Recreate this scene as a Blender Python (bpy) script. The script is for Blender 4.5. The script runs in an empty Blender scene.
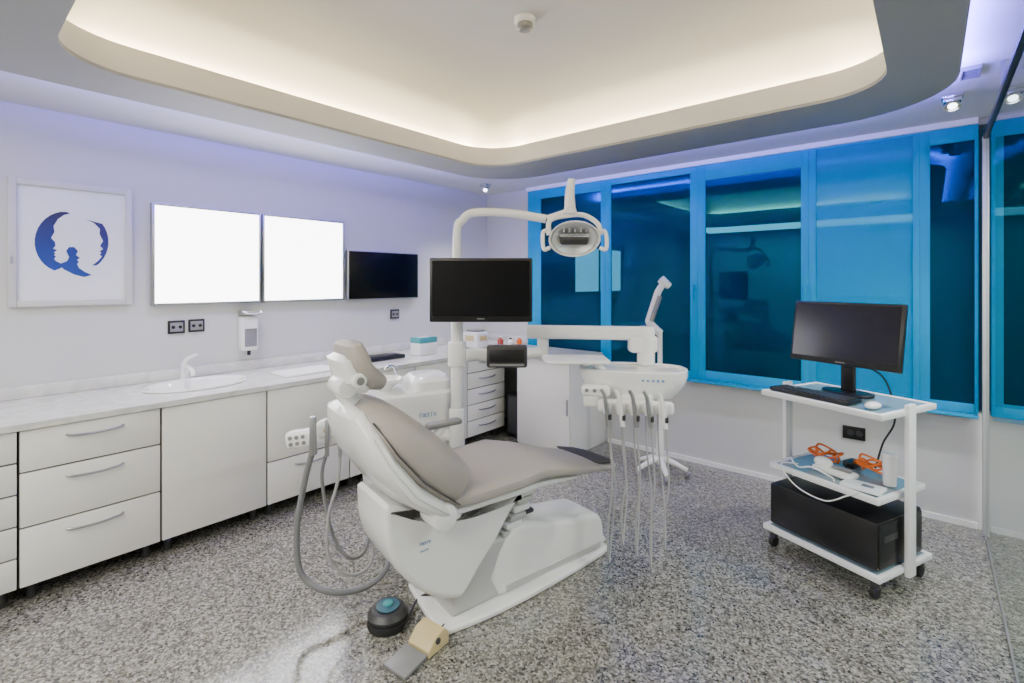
import bpy, bmesh, math, random
from mathutils import Vector, Matrix
random.seed(3)
C = bpy.context.scene.collection
PI = math.pi
F = 493.0; CX = 512.0; HY = 282.0; H = 1.5; YAW = math.radians(40.3)
s_, c_ = math.sin(YAW), math.cos(YAW)
FW = Vector((-s_, c_, 0)); RT = Vector((c_, s_, 0)); UP = Vector((0, 0, 1))
WX = -3.87; WY = 4.12; CZ = 2.49
def ray(px):
    a = (px - CX) / F
    return -s_ + a * c_, c_ + a * s_
def P(px, py, x=None, y=None, z=None, d=None):
    rx, ry = ray(px)
    if x is not None: d = x / rx
    elif y is not None: d = y / ry
    elif z is not None: d = (H - z) * F / (py - HY)
    return Vector((rx * d, ry * d, H - (py - HY) / F * d))

# ---------------- materials ----------------
def mat(name, col, rough=0.5, metal=0.0, coat=0.0, ior=None, emit=None, es=1.0, noise=0.0, nscale=8.0, bump=0.0, bscale=200.0, spec_tint=None, spec=None):
    m = bpy.data.materials.new(name); m.use_nodes = True
    nt = m.node_tree; b = nt.nodes['Principled BSDF']
    b.inputs['Base Color'].default_value = (*col, 1)
    b.inputs['Roughness'].default_value = rough
    b.inputs['Metallic'].default_value = metal
    b.inputs['Coat Weight'].default_value = coat
    b.inputs['Coat Roughness'].default_value = 0.05
    if spec is not None: b.inputs['Specular IOR Level'].default_value = spec
    if ior: b.inputs['IOR'].default_value = ior
    if spec_tint: b.inputs['Specular Tint'].default_value = (*spec_tint, 1)
    if emit:
        b.inputs['Emission Color'].default_value = (*emit, 1); b.inputs['Emission Strength'].default_value = es
    tc = nt.nodes.new('ShaderNodeTexCoord')
    if noise > 0:
        n = nt.nodes.new('ShaderNodeTexNoise'); n.inputs['Scale'].default_value = nscale; n.inputs['Detail'].default_value = 4
        nt.links.new(tc.outputs['Object'], n.inputs['Vector'])
        mx = nt.nodes.new('ShaderNodeMix'); mx.data_type = 'RGBA'
        mx.inputs[6].default_value = (*[c * (1 - noise) for c in col], 1)
        mx.inputs[7].default_value = (*[min(1, c * (1 + noise)) for c in col], 1)
        nt.links.new(n.outputs['Fac'], mx.inputs[0]); nt.links.new(mx.outputs[2], b.inputs['Base Color'])
    if bump > 0:
        n2 = nt.nodes.new('ShaderNodeTexNoise'); n2.inputs['Scale'].default_value = bscale
        nt.links.new(tc.outputs['Object'], n2.inputs['Vector'])
        bp = nt.nodes.new('ShaderNodeBump'); bp.inputs['Strength'].default_value = bump; bp.inputs['Distance'].default_value = 0.002
        nt.links.new(n2.outputs['Fac'], bp.inputs['Height']); nt.links.new(bp.outputs['Normal'], b.inputs['Normal'])
    return m
M = {}
M['wall'] = mat('painted_wall', (.60, .60, .58), .6, noise=.02, nscale=2, bump=.1)
M['ceil'] = mat('ceiling_paint', (.64, .64, .63), .8, noise=.01)
M['fascia'] = mat('cream_fascia_paint', (.74, .73, .70), .7, noise=.01)
M['ring'] = mat('grey_ring_paint', (.35, .355, .36), .6, noise=.02, nscale=3)
M['cab'] = mat('white_laminate', (.84, .83, .79), .22, coat=.3, noise=.015, nscale=3)
M['carc'] = mat('grey_carcass', (.10, .10, .10), .5, noise=.02)
M['white'] = mat('white_plastic', (.88, .88, .865), .25, coat=.3, noise=.01)
M['white2'] = mat('white_powder_metal', (.87, .88, .88), .35, noise=.01)
M['ceramic'] = mat('ceramic', (.88, .88, .87), .08, coat=.6, noise=.01)
M['uph'] = mat('beige_grey_upholstery', (.37, .34, .31), .5, noise=.05, nscale=12, bump=.25, bscale=350)
M['vinyl'] = mat('dark_grey_vinyl', (.055, .052, .05), .75, noise=.08, spec=.2)
M['chrome'] = mat('chrome', (.75, .75, .76), .15, metal=1, noise=.02)
M['steel'] = mat('brushed_steel', (.45, .46, .47), .35, metal=1, noise=.08, nscale=40)
M['alu'] = mat('pale_aluminium', (.72, .73, .73), .4, metal=.6, noise=.04, nscale=30)
M['frame'] = mat('cream_grey_frame', (.60, .59, .56), .4, noise=.02)
M['black'] = mat('black_plastic', (.005, .005, .006), .35, noise=.1)
M['screen'] = mat('dark_screen', (.001, .001, .0015), .25, noise=.05, spec=.25)
M['screen2'] = mat('grey_screen', (.008, .0085, .009), .18, noise=.05, nscale=2, spec=.35)
M['rubber'] = mat('dark_rubber', (.012, .012, .013), .6, noise=.1)
M['grey'] = mat('grey_plastic', (.22, .22, .22), .35, noise=.05)
M['lgrey'] = mat('light_grey_plastic', (.50, .50, .49), .35, noise=.05)
M['dgrey'] = mat('dark_grey_plastic', (.035, .035, .037), .4, noise=.05)
M['hose'] = mat('grey_hose', (.19, .195, .20), .4, noise=.05)
M['lhose'] = mat('pale_grey_hose', (.36, .36, .36), .35, noise=.05)
M['blue'] = mat('blue_window_frame', (.0, .31, .58), .4, noise=.03, nscale=3, spec=.1)
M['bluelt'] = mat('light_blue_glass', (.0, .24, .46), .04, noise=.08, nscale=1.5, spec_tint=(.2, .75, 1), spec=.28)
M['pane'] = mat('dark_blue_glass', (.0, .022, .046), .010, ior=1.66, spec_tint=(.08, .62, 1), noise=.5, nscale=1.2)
M['ltblue'] = mat('light_blue_print', (.16, .33, .55), .4, noise=.1)
M['paper'] = mat('poster_paper', (.84, .86, .90), .4, noise=.01)
M['lit'] = mat('lit_panel', (.9, .9, .9), .4, emit=(1, 1, 1), es=8.5, noise=.01)
M['lens'] = mat('lit_lens', (.9, .9, .9), .4, emit=(.9, .95, 1), es=8, noise=.01)
M['yellow'] = mat('yellow_beige_plastic', (.62, .50, .25), .4, noise=.04)
M['orange'] = mat('orange_plastic', (.75, .15, .01), .4, noise=.05)
M['teal'] = mat('teal_plastic', (.06, .33, .36), .3, noise=.05)
M['tealdark'] = mat('slate_blue_plastic', (.04, .13, .18), .3, noise=.05)
M['red'] = mat('red_brown_plastic', (.35, .06, .03), .4, noise=.1)
M['film'] = mat('blue_tinted_shelf', (.25, .36, .43), .1, coat=.5, noise=.04)
def emblem(name, lo, hi):
    m = mat(name, hi, .5); nt = m.node_tree; b = nt.nodes['Principled BSDF']
    tc = nt.nodes.new('ShaderNodeTexCoord'); sp = nt.nodes.new('ShaderNodeSeparateXYZ'); nt.links.new(tc.outputs['Object'], sp.inputs[0])
    mr = nt.nodes.new('ShaderNodeMapRange'); mr.inputs[1].default_value = .16; mr.inputs[2].default_value = .55
    nt.links.new(sp.outputs[2], mr.inputs[0])
    r = nt.nodes.new('ShaderNodeValToRGB'); r.color_ramp.elements[0].color = (*lo, 1); r.color_ramp.elements[1].color = (*hi, 1); r.color_ramp.elements[0].position = .0
    nt.links.new(mr.outputs[0], r.inputs[0]); nt.links.new(r.outputs[0], b.inputs['Base Color']); return m
M['bluemark'] = emblem('navy_to_blue_print', (.004, .05, .28), (.004, .004, .03))
M['violetmark'] = emblem('violet_to_blue_print', (.006, .035, .24), (.02, .01, .07))

def glass_mat():
    m = bpy.data.materials.new('clear_partition_glass'); m.use_nodes = True; nt = m.node_tree
    for n in list(nt.nodes): nt.nodes.remove(n)
    out = nt.nodes.new('ShaderNodeOutputMaterial'); mx = nt.nodes.new('ShaderNodeMixShader')
    tr = nt.nodes.new('ShaderNodeBsdfTransparent'); gl = nt.nodes.new('ShaderNodeBsdfGlossy')
    tr.inputs[0].default_value = (.74, .82, .79, 1); gl.inputs['Roughness'].default_value = .01
    lw = nt.nodes.new('ShaderNodeLayerWeight'); lw.inputs[0].default_value = .12
    mr = nt.nodes.new('ShaderNodeMath'); mr.operation = 'MULTIPLY'; mr.inputs[1].default_value = .35
    nt.links.new(lw.outputs['Fresnel'], mr.inputs[0])
    nt.links.new(mr.outputs[0], mx.inputs[0]); nt.links.new(tr.outputs[0], mx.inputs[1]); nt.links.new(gl.outputs[0], mx.inputs[2])
    nt.links.new(mx.outputs[0], out.inputs[0]); return m
M['glass'] = glass_mat()

def floor_mat():
    m = bpy.data.materials.new('granite_terrazzo'); m.use_nodes = True; nt = m.node_tree; b = nt.nodes['Principled BSDF']
    tc = nt.nodes.new('ShaderNodeTexCoord')
    nz = nt.nodes.new('ShaderNodeTexNoise'); nz.inputs['Scale'].default_value = 70; nz.inputs['Detail'].default_value = 2
    nt.links.new(tc.outputs['Object'], nz.inputs['Vector'])
    vm = nt.nodes.new('ShaderNodeVectorMath'); vm.operation = 'MULTIPLY_ADD'; vm.inputs[1].default_value = (.013, .013, .0)
    nt.links.new(nz.outputs['Color'], vm.inputs[0]); nt.links.new(tc.outputs['Object'], vm.inputs[2])
    def vor(sc):
        v = nt.nodes.new('ShaderNodeTexVoronoi'); v.inputs['Scale'].default_value = sc
        nt.links.new(vm.outputs[0], v.inputs['Vector'])
        sp = nt.nodes.new('ShaderNodeSeparateColor'); nt.links.new(v.outputs['Color'], sp.inputs[0]); return sp
    v1 = vor(108); v2 = vor(185)
    r1 = nt.nodes.new('ShaderNodeValToRGB'); r1.color_ramp.interpolation = 'CONSTANT'
    cols = [(0, (.006, .006, .006)), (.17, (.055, .053, .046)), (.33, (.16, .153, .13)), (.56, (.28, .27, .23)), (.80, (.45, .44, .39))]
    el = r1.color_ramp.elements
    el[0].position = 0; el[0].color = (*cols[0][1], 1); el[1].position = cols[1][0]; el[1].color = (*cols[1][1], 1)
    for p, c in cols[2:]:
        e = el.new(p); e.color = (*c, 1)
    nt.links.new(v1.outputs[0], r1.inputs[0])
    r2 = nt.nodes.new('ShaderNodeValToRGB'); r2.color_ramp.interpolation = 'CONSTANT'
    e2 = r2.color_ramp.elements; e2[0].color = (.02, .02, .018, 1); e2[1].position = .22; e2[1].color = (.20, .192, .165, 1)
    e = e2.new(.6); e.color = (.33, .318, .275, 1)
    nt.links.new(v2.outputs[0], r2.inputs[0])
    mx = nt.nodes.new('ShaderNodeMix'); mx.data_type = 'RGBA'; mx.inputs[0].default_value = .42
    nt.links.new(r1.outputs[0], mx.inputs[6]); nt.links.new(r2.outputs[0], mx.inputs[7]); nt.links.new(mx.outputs[2], b.inputs['Base Color'])
    b.inputs['Roughness'].default_value = .15; b.inputs['Coat Weight'].default_value = .5; b.inputs['Coat Roughness'].default_value = .12
    return m
M['floor'] = floor_mat()
def marble():
    m = mat('pale_marble', (.66, .66, .65), .15, coat=.4); nt = m.node_tree; b = nt.nodes['Principled BSDF']
    tc = nt.nodes.new('ShaderNodeTexCoord'); n = nt.nodes.new('ShaderNodeTexNoise'); n.inputs['Scale'].default_value = 7; n.inputs['Detail'].default_value = 8; n.inputs['Distortion'].default_value = 1.5
    nt.links.new(tc.outputs['Object'], n.inputs['Vector'])
    r = nt.nodes.new('ShaderNodeValToRGB'); r.color_ramp.elements[0].position = .35; r.color_ramp.elements[0].color = (.60, .60, .58, 1); r.color_ramp.elements[1].position = .6; r.color_ramp.elements[1].color = (.74, .735, .70, 1)
    nt.links.new(n.outputs['Fac'], r.inputs[0]); nt.links.new(r.outputs[0], b.inputs['Base Color']); return m
M['marble'] = marble()

# ---------------- mesh helpers ----------------
def merge(bm, t, Mx=None):
    if Mx is not None: t.transform(Mx)
    bmesh.ops.recalc_face_normals(t, faces=t.faces)
    me = bpy.data.meshes.new('tmp'); t.to_mesh(me); bm.from_mesh(me); bpy.data.meshes.remove(me); t.free(); return bm
def NB(): return bmesh.new()
def box(bm, c, s, bev=0, Mx=None, seg=2):
    t = bmesh.new(); bmesh.ops.create_cube(t, size=1)
    for v in t.verts: v.co = Vector((v.co.x * s[0] + c[0], v.co.y * s[1] + c[1], v.co.z * s[2] + c[2]))
    if bev > 0: bmesh.ops.bevel(t, geom=t.edges[:], offset=bev, segments=seg, affect='EDGES', profile=.5)
    return merge(bm, t, Mx)
def bx(bm, x0, x1, y0, y1, z0, z1, bev=0, Mx=None):
    return box(bm, ((x0 + x1) / 2, (y0 + y1) / 2, (z0 + z1) / 2), (abs(x1 - x0), abs(y1 - y0), abs(z1 - z0)), bev, Mx)
def frame(o, xd, zd):
    z = Vector(zd).normalized(); x = Vector(xd); x = (x - z * x.dot(z)).normalized(); y = z.cross(x)
    m = Matrix((x, y, z)).transposed().to_4x4(); m.translation = Vector(o); return m
def loft(bm, rings, cap=True, closed=False, Mx=None):
    t = bmesh.new(); R = [[t.verts.new(p) for p in r] for r in rings]; n = len(R[0]); k = len(R)
    for i in range(k if closed else k - 1):
        A, B = R[i], R[(i + 1) % k]
        for j in range(n): t.faces.new((A[j], A[(j + 1) % n], B[(j + 1) % n], B[j]))
    if cap and not closed:
        t.faces.new(R[0][::-1]); t.faces.new(R[-1])
    return merge(bm, t, Mx)
def crom(pts, n=8, closed=False):
    pts = [Vector(p) for p in pts]; out = []; N = len(pts)
    for i in range(N if closed else N - 1):
        if closed: p0, p1, p2, p3 = pts[(i - 1) % N], pts[i], pts[(i + 1) % N], pts[(i + 2) % N]
        else: p0, p1, p2, p3 = pts[max(i - 1, 0)], pts[i], pts[i + 1], pts[min(i + 2, N - 1)]
        for j in range(n):
            t = j / n
            out.append(.5 * ((2 * p1) + (p2 - p0) * t + (2 * p0 - 5 * p1 + 4 * p2 - p3) * t * t + (3 * p1 - p0 - 3 * p2 + p3) * t ** 3))
    if not closed: out.append(pts[-1].copy())
    return out
def tube(bm, pts, r, seg=10, n=8, smooth=True, Mx=None):
    P_ = crom(pts, n) if smooth and len(pts) > 2 else [Vector(p) for p in pts]
    rings = []; T0 = (P_[1] - P_[0]).normalized()
    u = T0.orthogonal().normalized()
    for i, p in enumerate(P_):
        T = (P_[min(i + 1, len(P_) - 1)] - P_[max(i - 1, 0)]).normalized()
        u = (u - T * u.dot(T)).normalized(); w = T.cross(u)
        rr = r(i / (len(P_) - 1)) if callable(r) else r
        rings.append([p + (u * math.cos(2 * PI * k / seg) + w * math.sin(2 * PI * k / seg)) * rr for k in range(seg)])
    return loft(bm, rings, Mx=Mx)
def cyl(bm, p0, p1, r0, r1=None, seg=20, bev=0):
    r1 = r0 if r1 is None else r1; p0 = Vector(p0); p1 = Vector(p1); T = (p1 - p0); L = T.length; T.normalize()
    u = T.orthogonal().normalized(); w = T.cross(u); rings = []
    st = [(0, r0), (L, r1)] if bev <= 0 else [(0, r0 - bev), (bev * .3, r0 - bev * .3), (bev, r0), (L - bev, r1), (L - bev * .3, r1 - bev * .3), (L, r1 - bev)]
    for h, r in st: rings.append([p0 + T * h + (u * math.cos(2 * PI * k / seg) + w * math.sin(2 * PI * k / seg)) * r for k in range(seg)])
    return loft(bm, rings)
def lathe(bm, prof, Mx=None, seg=28, sx=1, sy=1, cap=True):
    return loft(bm, [[Vector((max(r, .0004) * sx * math.cos(2 * PI * k / seg), max(r, .0004) * sy * math.sin(2 * PI * k / seg), z)) for k in range(seg)] for r, z in prof], cap=cap, Mx=Mx)
def ell(bm, c, r, Mx=None, seg=20):
    t = bmesh.new(); bmesh.ops.create_uvsphere(t, u_segments=seg, v_segments=seg // 2, radius=1)
    for v in t.verts: v.co = Vector((v.co.x * r[0] + c[0], v.co.y * r[1] + c[1], v.co.z * r[2] + c[2]))
    return merge(bm, t, Mx)
def off2(pts, o):
    n = len(pts); A = sum(pts[i][0] * pts[(i + 1) % n][1] - pts[(i + 1) % n][0] * pts[i][1] for i in range(n)); sg = 1 if A > 0 else -1
    out = []
    for i in range(n):
        a, b, c = Vector(pts[i - 1][:2]), Vector(pts[i][:2]), Vector(pts[(i + 1) % n][:2])
        e1 = (b - a).normalized(); e2 = (c - b).normalized()
        n1 = Vector((-e1.y, e1.x)) * sg; n2 = Vector((-e2.y, e2.x)) * sg
        m = n1 + n2
        if m.length < 1e-6: m = n1
        m.normalize(); k = max(.5, m.dot(n1)); out.append((b.x + m.x * o / k, b.y + m.y * o / k))
    return out
def prism(bm, pts, t0, t1, Mx=None, bev=0, sm=0):
    if sm: pts = [(p.x, p.y) for p in crom([Vector((a, b, 0)) for a, b in pts], sm, True)]
    if bev <= 0: st = [(t0, 0), (t1, 0)]
    else: st = [(t0, bev), (t0 + .07 * bev, .63 * bev), (t0 + .29 * bev, .29 * bev), (t0 + .63 * bev, .07 * bev), (t0 + bev, 0), (t1 - bev, 0), (t1 - .63 * bev, .07 * bev), (t1 - .29 * bev, .29 * bev), (t1 - .07 * bev, .63 * bev), (t1, bev)]
    return loft(bm, [[Vector((a, b, t)) for a, b in (off2(pts, o) if o else pts)] for t, o in st], Mx=Mx)
YZX = Matrix(((0, 0, 1, 0), (1, 0, 0, 0), (0, 1, 0, 0), (0, 0, 0, 1)))   # (a,b,t)->(x=t,y=a,z=b)
def rr(x0, x1, y0, y1, r, n=8):
    out = []
    for cx, cy, a0 in ((x1 - r, y1 - r, 0), (x0 + r, y1 - r, 90), (x0 + r, y0 + r, 180), (x1 - r, y0 + r, 270)):
        for i in range(n + 1):
            a = math.radians(a0 + 90 * i / n); out.append((cx + r * math.cos(a), cy + r * math.sin(a)))
    return out
def sell(w, t, n=28, e=2.6):
    out = []
    for k in range(n):
        a = 2 * PI * k / n; ca, sa = math.cos(a), math.sin(a)
        out.append((w * math.copysign(abs(ca) ** (2 / e), ca), t * math.copysign(abs(sa) ** (2 / e), sa)))
    return out
def padloft(bm, secs, e=2.8, n=28, Mx=None):
    rings = []
    for i, (y, z, w, t, xo) in enumerate(secs):
        a = secs[max(i - 1, 0)]; b = secs[min(i + 1, len(secs) - 1)]
        T = Vector((0, b[0] - a[0], b[1] - a[1])).normalized(); N = Vector((0, -T.z, T.y))
        rings.append([Vector((xo + p, y, z)) + N * q for p, q in sell(w, t, n, e)])
    return loft(bm, rings, Mx=Mx)

MW = {}
def thing(name, label, cat, loc=(0, 0, 0), rz=0, group=None):
    o = bpy.data.objects.new(name, None); C.objects.link(o); o.empty_display_size = .05
    o.location = loc; o.rotation_euler = (0, 0, rz); o['label'] = label; o['category'] = cat
    if group: o['group'] = group
    MW[o] = Matrix.Translation(Vector(loc)) @ Matrix.Rotation(rz, 4, 'Z'); return o
def ob(name, bm, m, parent=None, local=False, label=None, ang=35):
    me = bpy.data.meshes.new(name)
    if parent is not None and not local: bm.transform(MW[parent].inverted())
    bm.to_mesh(me); bm.free(); me.materials.append(M[m])
    for p in me.polygons: p.use_smooth = True
    me.set_sharp_from_angle(angle=math.radians(ang))
    o = bpy.data.objects.new(name, me); C.objects.link(o)
    if parent is not None: o.parent = parent; MW[o] = MW[parent]
    else: MW[o] = Matrix.Identity(4)
    if label: o['label'] = label
    return o
def solo(name, bm, m, label, cat, group=None, ang=35):
    xs = [v.co for v in bm.verts]
    c = Vector(((min(v.x for v in xs) + max(v.x for v in xs)) / 2, (min(v.y for v in xs) + max(v.y for v in xs)) / 2, min(v.z for v in xs)))
    bm.transform(Matrix.Translation(-c)); o = ob(name, bm, m, ang=ang); o.location = c
    o['label'] = label; o['category'] = cat
    if group: o['group'] = group
    MW[o] = Matrix.Translation(c); return o
def struct(name, bm, m, parent=None, ang=35):
    o = ob(name, bm, m, parent, ang=ang)
    if parent is None: o['kind'] = 'structure'
    return o

# ---------------- room shell ----------------
XR = 2.3; YB = -1.7; ZT = 2.87
bm = NB(); bx(bm, WX, XR, YB, WY, -.1, 0); struct('floor', bm, 'floor')
bm = NB(); bx(bm, WX - .1, WX, YB, WY, 0, 2.9); struct('wall_left', bm, 'wall')
bm = NB(); bx(bm, WX, XR, WY, WY + .12, 0, .70); bx(bm, WX, -3.24, WY, WY + .12, .70, 2.9); bx(bm, -3.24, XR, WY, WY + .12, 2.455, 2.9); bx(bm, 1.3, XR, WY, WY + .12, .7, 2.455)
struct('wall_back', bm, 'wall')
bm = NB(); bx(bm, XR, XR + .1, YB, WY, 0, 2.9); struct('wall_right', bm, 'wall')
bm = NB(); bx(bm, WX, XR, YB - .1, YB, 0, 2.9); struct('wall_front', bm, 'wall')
bm = NB(); bx(bm, -2.3, .22, WY - .015, WY, 0, .035); struct('baseboard_back', bm, 'white2')
HX0, HX1, HY0, HY1 = -2.93, .03, .12, 3.17
RX1 = .10
hole = rr(HX0, HX1, HY0, HY1, .40)
t = bmesh.new()
outer = [(WX, YB), (XR, YB), (XR, WY), (WX, WY)]
ov = [t.verts.new((a, b, CZ)) for a, b in outer]; hv = [t.verts.new((a, b, CZ)) for a, b in hole]
es = [t.edges.new((ov[i], ov[(i + 1) % 4])) for i in range(4)] + [t.edges.new((hv[i], hv[(i + 1) % len(hv)])) for i in range(len(hv))]
bmesh.ops.triangle_fill(t, edges=es, use_beauty=True)
baffle = [t.verts.new((a, b, 2.4152)) for a, b in hole]  # added unseen baffle, keeps blue LED light from leaking into the recess
for i in range(len(hv)): t.faces.new((hv[i], hv[(i + 1) % len(hv)], baffle[(i + 1) % len(hv)], baffle[i]))
prev = hv
for off, z in ((0, 2.62), (.005, 2.68), (.02, 2.73), (.05, 2.78), (.10, 2.82), (.18, 2.85), (.28, 2.865), (.40, ZT)):
    cur = [t.verts.new((a, b, z)) for a, b in rr(HX0 + off, HX1 - off, HY0 + off, HY1 - off, .40 + off * .3)]
    for i in range(len(hv)): t.faces.new((prev[i], prev[(i + 1) % len(hv)], cur[(i + 1) % len(hv)], cur[i]))
    prev = cur
t.faces.new(prev)
bm = NB(); me = bpy.data.meshes.new('t'); t.to_mesh(me); bm.from_mesh(me); t.free(); struct('ceiling', bm, 'ceil', ang=60)
def z3(l, z): return [Vector((a, b, z)) for a, b in l]
o1 = rr(-3.03, RX1, -.25, 3.36, .48); o2 = rr(-3.02, RX1 - .01, -.24, 3.35, .47)
def inn(e): return rr(-2.70 - e, -.14 + e, .30 - e, 2.90 + e, .28 + e)
bm = NB(); loft(bm, [z3(o1, 2.405), z3(o2, 2.40), z3(inn(0.0), 2.40), z3(inn(0.0), 2.415), z3(o1, 2.415)], cap=False, closed=True)
struct('trim_1', bm, 'ring')
bm = NB(); loft(bm, [z3(inn(-.002), 2.4155), z3(inn(.004), 2.45), z3(inn(.016), 2.49), z3(inn(.032), 2.53), z3(inn(.048), 2.558), z3(inn(.056), 2.556), z3(inn(.056), 2.4155)], cap=False, closed=True)
struct('trim_4', bm, 'fascia', ang=60)

# ---------------- lights ----------------
def area(name, loc, direction, sx, sy, e, col):
    l = bpy.data.lights.new(name, 'AREA'); l.shape = 'RECTANGLE'; l.size = sx; l.size_y = sy; l.energy = e; l.color = col
    o = bpy.data.objects.new(name, l); C.objects.link(o); o.location = loc
    return o
def orient(o, xd, d):
    z = -Vector(d).normalized(); x = Vector(xd).normalized(); x = (x - z * x.dot(z)).normalized(); y = z.cross(x)
    o.rotation_euler = Matrix((x, y, z)).transposed().to_euler()
warm = (1, .79, .46); bl = (.17, .14, 1)
for loc, xd, d, L_ in (((-2.875, 1.65, 2.575), (0, 1, 0), (-2, 0, 1), 2.5), ((-1.45, 3.115, 2.575), (1, 0, 0), (0, 2, 1), 2.4), ((-.025, 1.65, 2.575), (0, 1, 0), (2, 0, 1), 2.5), ((-1.45, .175, 2.575), (1, 0, 0), (0, -2, 1), 2.4)):
    o = area('cove_light', loc, d, L_, .03, 30, warm); orient(o, xd, d)
for (cx, cy, a0) in ((-2.53, 2.77, 90), (-.37, 2.77, 0)):
    for k in range(3):
        a = math.radians(a0 + 15 + 30 * k); R_ = .348
        o = area('cove_light', (cx + R_ * math.cos(a), cy + R_ * math.sin(a), 2.575), 0, .17, .02, 2.1, warm); orient(o, (-math.sin(a), math.cos(a), 0), (math.cos(a) * 2, math.sin(a) * 2, 1))
for loc, xd, d, L_, en in (((-3.022, 1.5, 2.422), (0, 1, 0), (-.12, 0, 1), 2.8, 105), ((-1.45, 3.352, 2.422), (1, 0, 0), (0, .12, 1), 2.3, 80), ((RX1 - .008, 1.5, 2.422), (0, 1, 0), (.12, 0, 1), 2.8, 35)):
    o = area('blue_cove_light', loc, 0, L_, .012, en, bl); orient(o, xd, d)
for (cx, cy, a0, en) in ((-2.55, 2.88, 90, 8), (RX1 - .48, 2.88, 0, 5)):
    for k in range(3):
        a = math.radians(a0 + 15 + 30 * k); R_ = .472
        o = area('blue_cove_light', (cx + R_ * math.cos(a), cy + R_ * math.sin(a), 2.422), 0, .22, .012, en, bl); orient(o, (-math.sin(a), math.cos(a), 0), (.12 * math.cos(a), .12 * math.sin(a), 1))
o = area('room_fill', (-1.6, -1.0, 2.44), 0, 3.2, .8, 112, (1, .975, .89)); orient(o, (1, 0, 0), (0, .06, -1))  # fill lamp added behind the camera to brighten the whole room
o = area('side_room_fill', (1.4, 2.4, 2.44), 0, .5, 2.0, 85, (1, .99, .94)); orient(o, (1, 0, 0), (0, 0, -1))  # added fill without a fixture, lifts the space beyond the glass
def spot(loc, tgt, e, col=(1, .965, .88)):
    l = bpy.data.lights.new('spot', 'SPOT'); l.energy = e; l.spot_size = math.radians(110); l.spot_blend = .9; l.shadow_soft_size = .05; l.color = col
    o = bpy.data.objects.new('spot_beam', l); C.objects.link(o); o.location = loc
    o.rotation_euler = (Vector(tgt) - Vector(loc)).to_track_quat('-Z', 'Y').to_euler()
spot((-3.40, 3.60, 2.34), (-3.2, 3.2, 0), 60); spot((.10, 3.38, 2.34), (-.5, 3.0, 0), 95); spot((-3.25, 1.2, 2.38), (-3.1, 1.2, 0), 45); spot((-3.25, 2.4, 2.38), (-3.1, 2.4, 0), 45)
w = bpy.data.worlds.new('world'); bpy.context.scene.world = w; w.use_nodes = True; w.node_tree.nodes['Background'].inputs[0].default_value = (.02, .05, .1, 1); w.node_tree.nodes['Background'].inputs[1].default_value = .5

# ---------------- windows ----------------
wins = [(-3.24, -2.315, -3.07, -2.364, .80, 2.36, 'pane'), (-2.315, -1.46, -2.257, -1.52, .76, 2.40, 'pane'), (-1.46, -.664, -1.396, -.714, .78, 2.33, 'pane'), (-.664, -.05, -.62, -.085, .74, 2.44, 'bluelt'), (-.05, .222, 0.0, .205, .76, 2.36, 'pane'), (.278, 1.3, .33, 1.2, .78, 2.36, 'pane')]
for k, (x0, x1, a, b, z0, z1, pm) in enumerate(wins, 1):
    bm = NB(); y0, y1 = 4.078, 4.16
    bx(bm, x0, a, y0, y1, .70, 2.455, .002); bx(bm, b, x1, y0, y1, .70, 2.455, .002); bx(bm, a, b, y0, y1, .70, z0, .002); bx(bm, a, b, y0, y1, z1, 2.455, .002)
    wf = struct('window_%d' % k, bm, 'blue')
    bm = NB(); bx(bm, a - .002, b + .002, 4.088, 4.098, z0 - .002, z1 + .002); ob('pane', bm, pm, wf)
    if k in (2, 3):
        bm = NB(); box(bm, (b + .03, 4.065, 1.45), (.022, .022, .05), .004); box(bm, (b + .03, 4.05, 1.42), (.016, .012, .12), .004); ob('handle', bm, 'blue', wf)
bm = NB(); bx(bm, -3.26, .22, 4.02, 4.077, .685, .70, .004); struct('trim_2', bm, 'blue')
bm = NB(); bx(bm, -3.24, .22, 4.05, 4.077, 2.452, 2.488); struct('trim_3', bm, 'white2')

# ---------------- glass partition ----------------
t = thing('glass_partition', 'clear glass partition with steel post and dark top track at right edge', 'glass partition', (.25, 4.03, 0))
bm = NB(); bx(bm, .235, .265, 4.012, 4.04, 0, 2.36, .004); ob('post', bm, 'alu', t)
bm = NB(); vs = [bm.verts.new(q) for q in ((.25, .95, .012), (.25, 4.01, .012), (.25, 4.01, 2.34), (.25, .95, 2.34))]; bm.faces.new(vs); ob('glass_panel', bm, 'glass', t)
bm = NB(); bx(bm, .238, .262, .95, 4.01, 2.342, 2.368, .003); ob('top_track', bm, 'dgrey', t)
bm = NB(); bx(bm, .246, .254, .95, 4.01, 0, .011); ob('bottom_seal', bm, 'grey', t)
for y in (1.1, 2.2, 3.1):
    bm = NB(); box(bm, (.25, y, 2.429), (.016, .016, .12)); ob('hanger', bm, 'steel', t)

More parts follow.
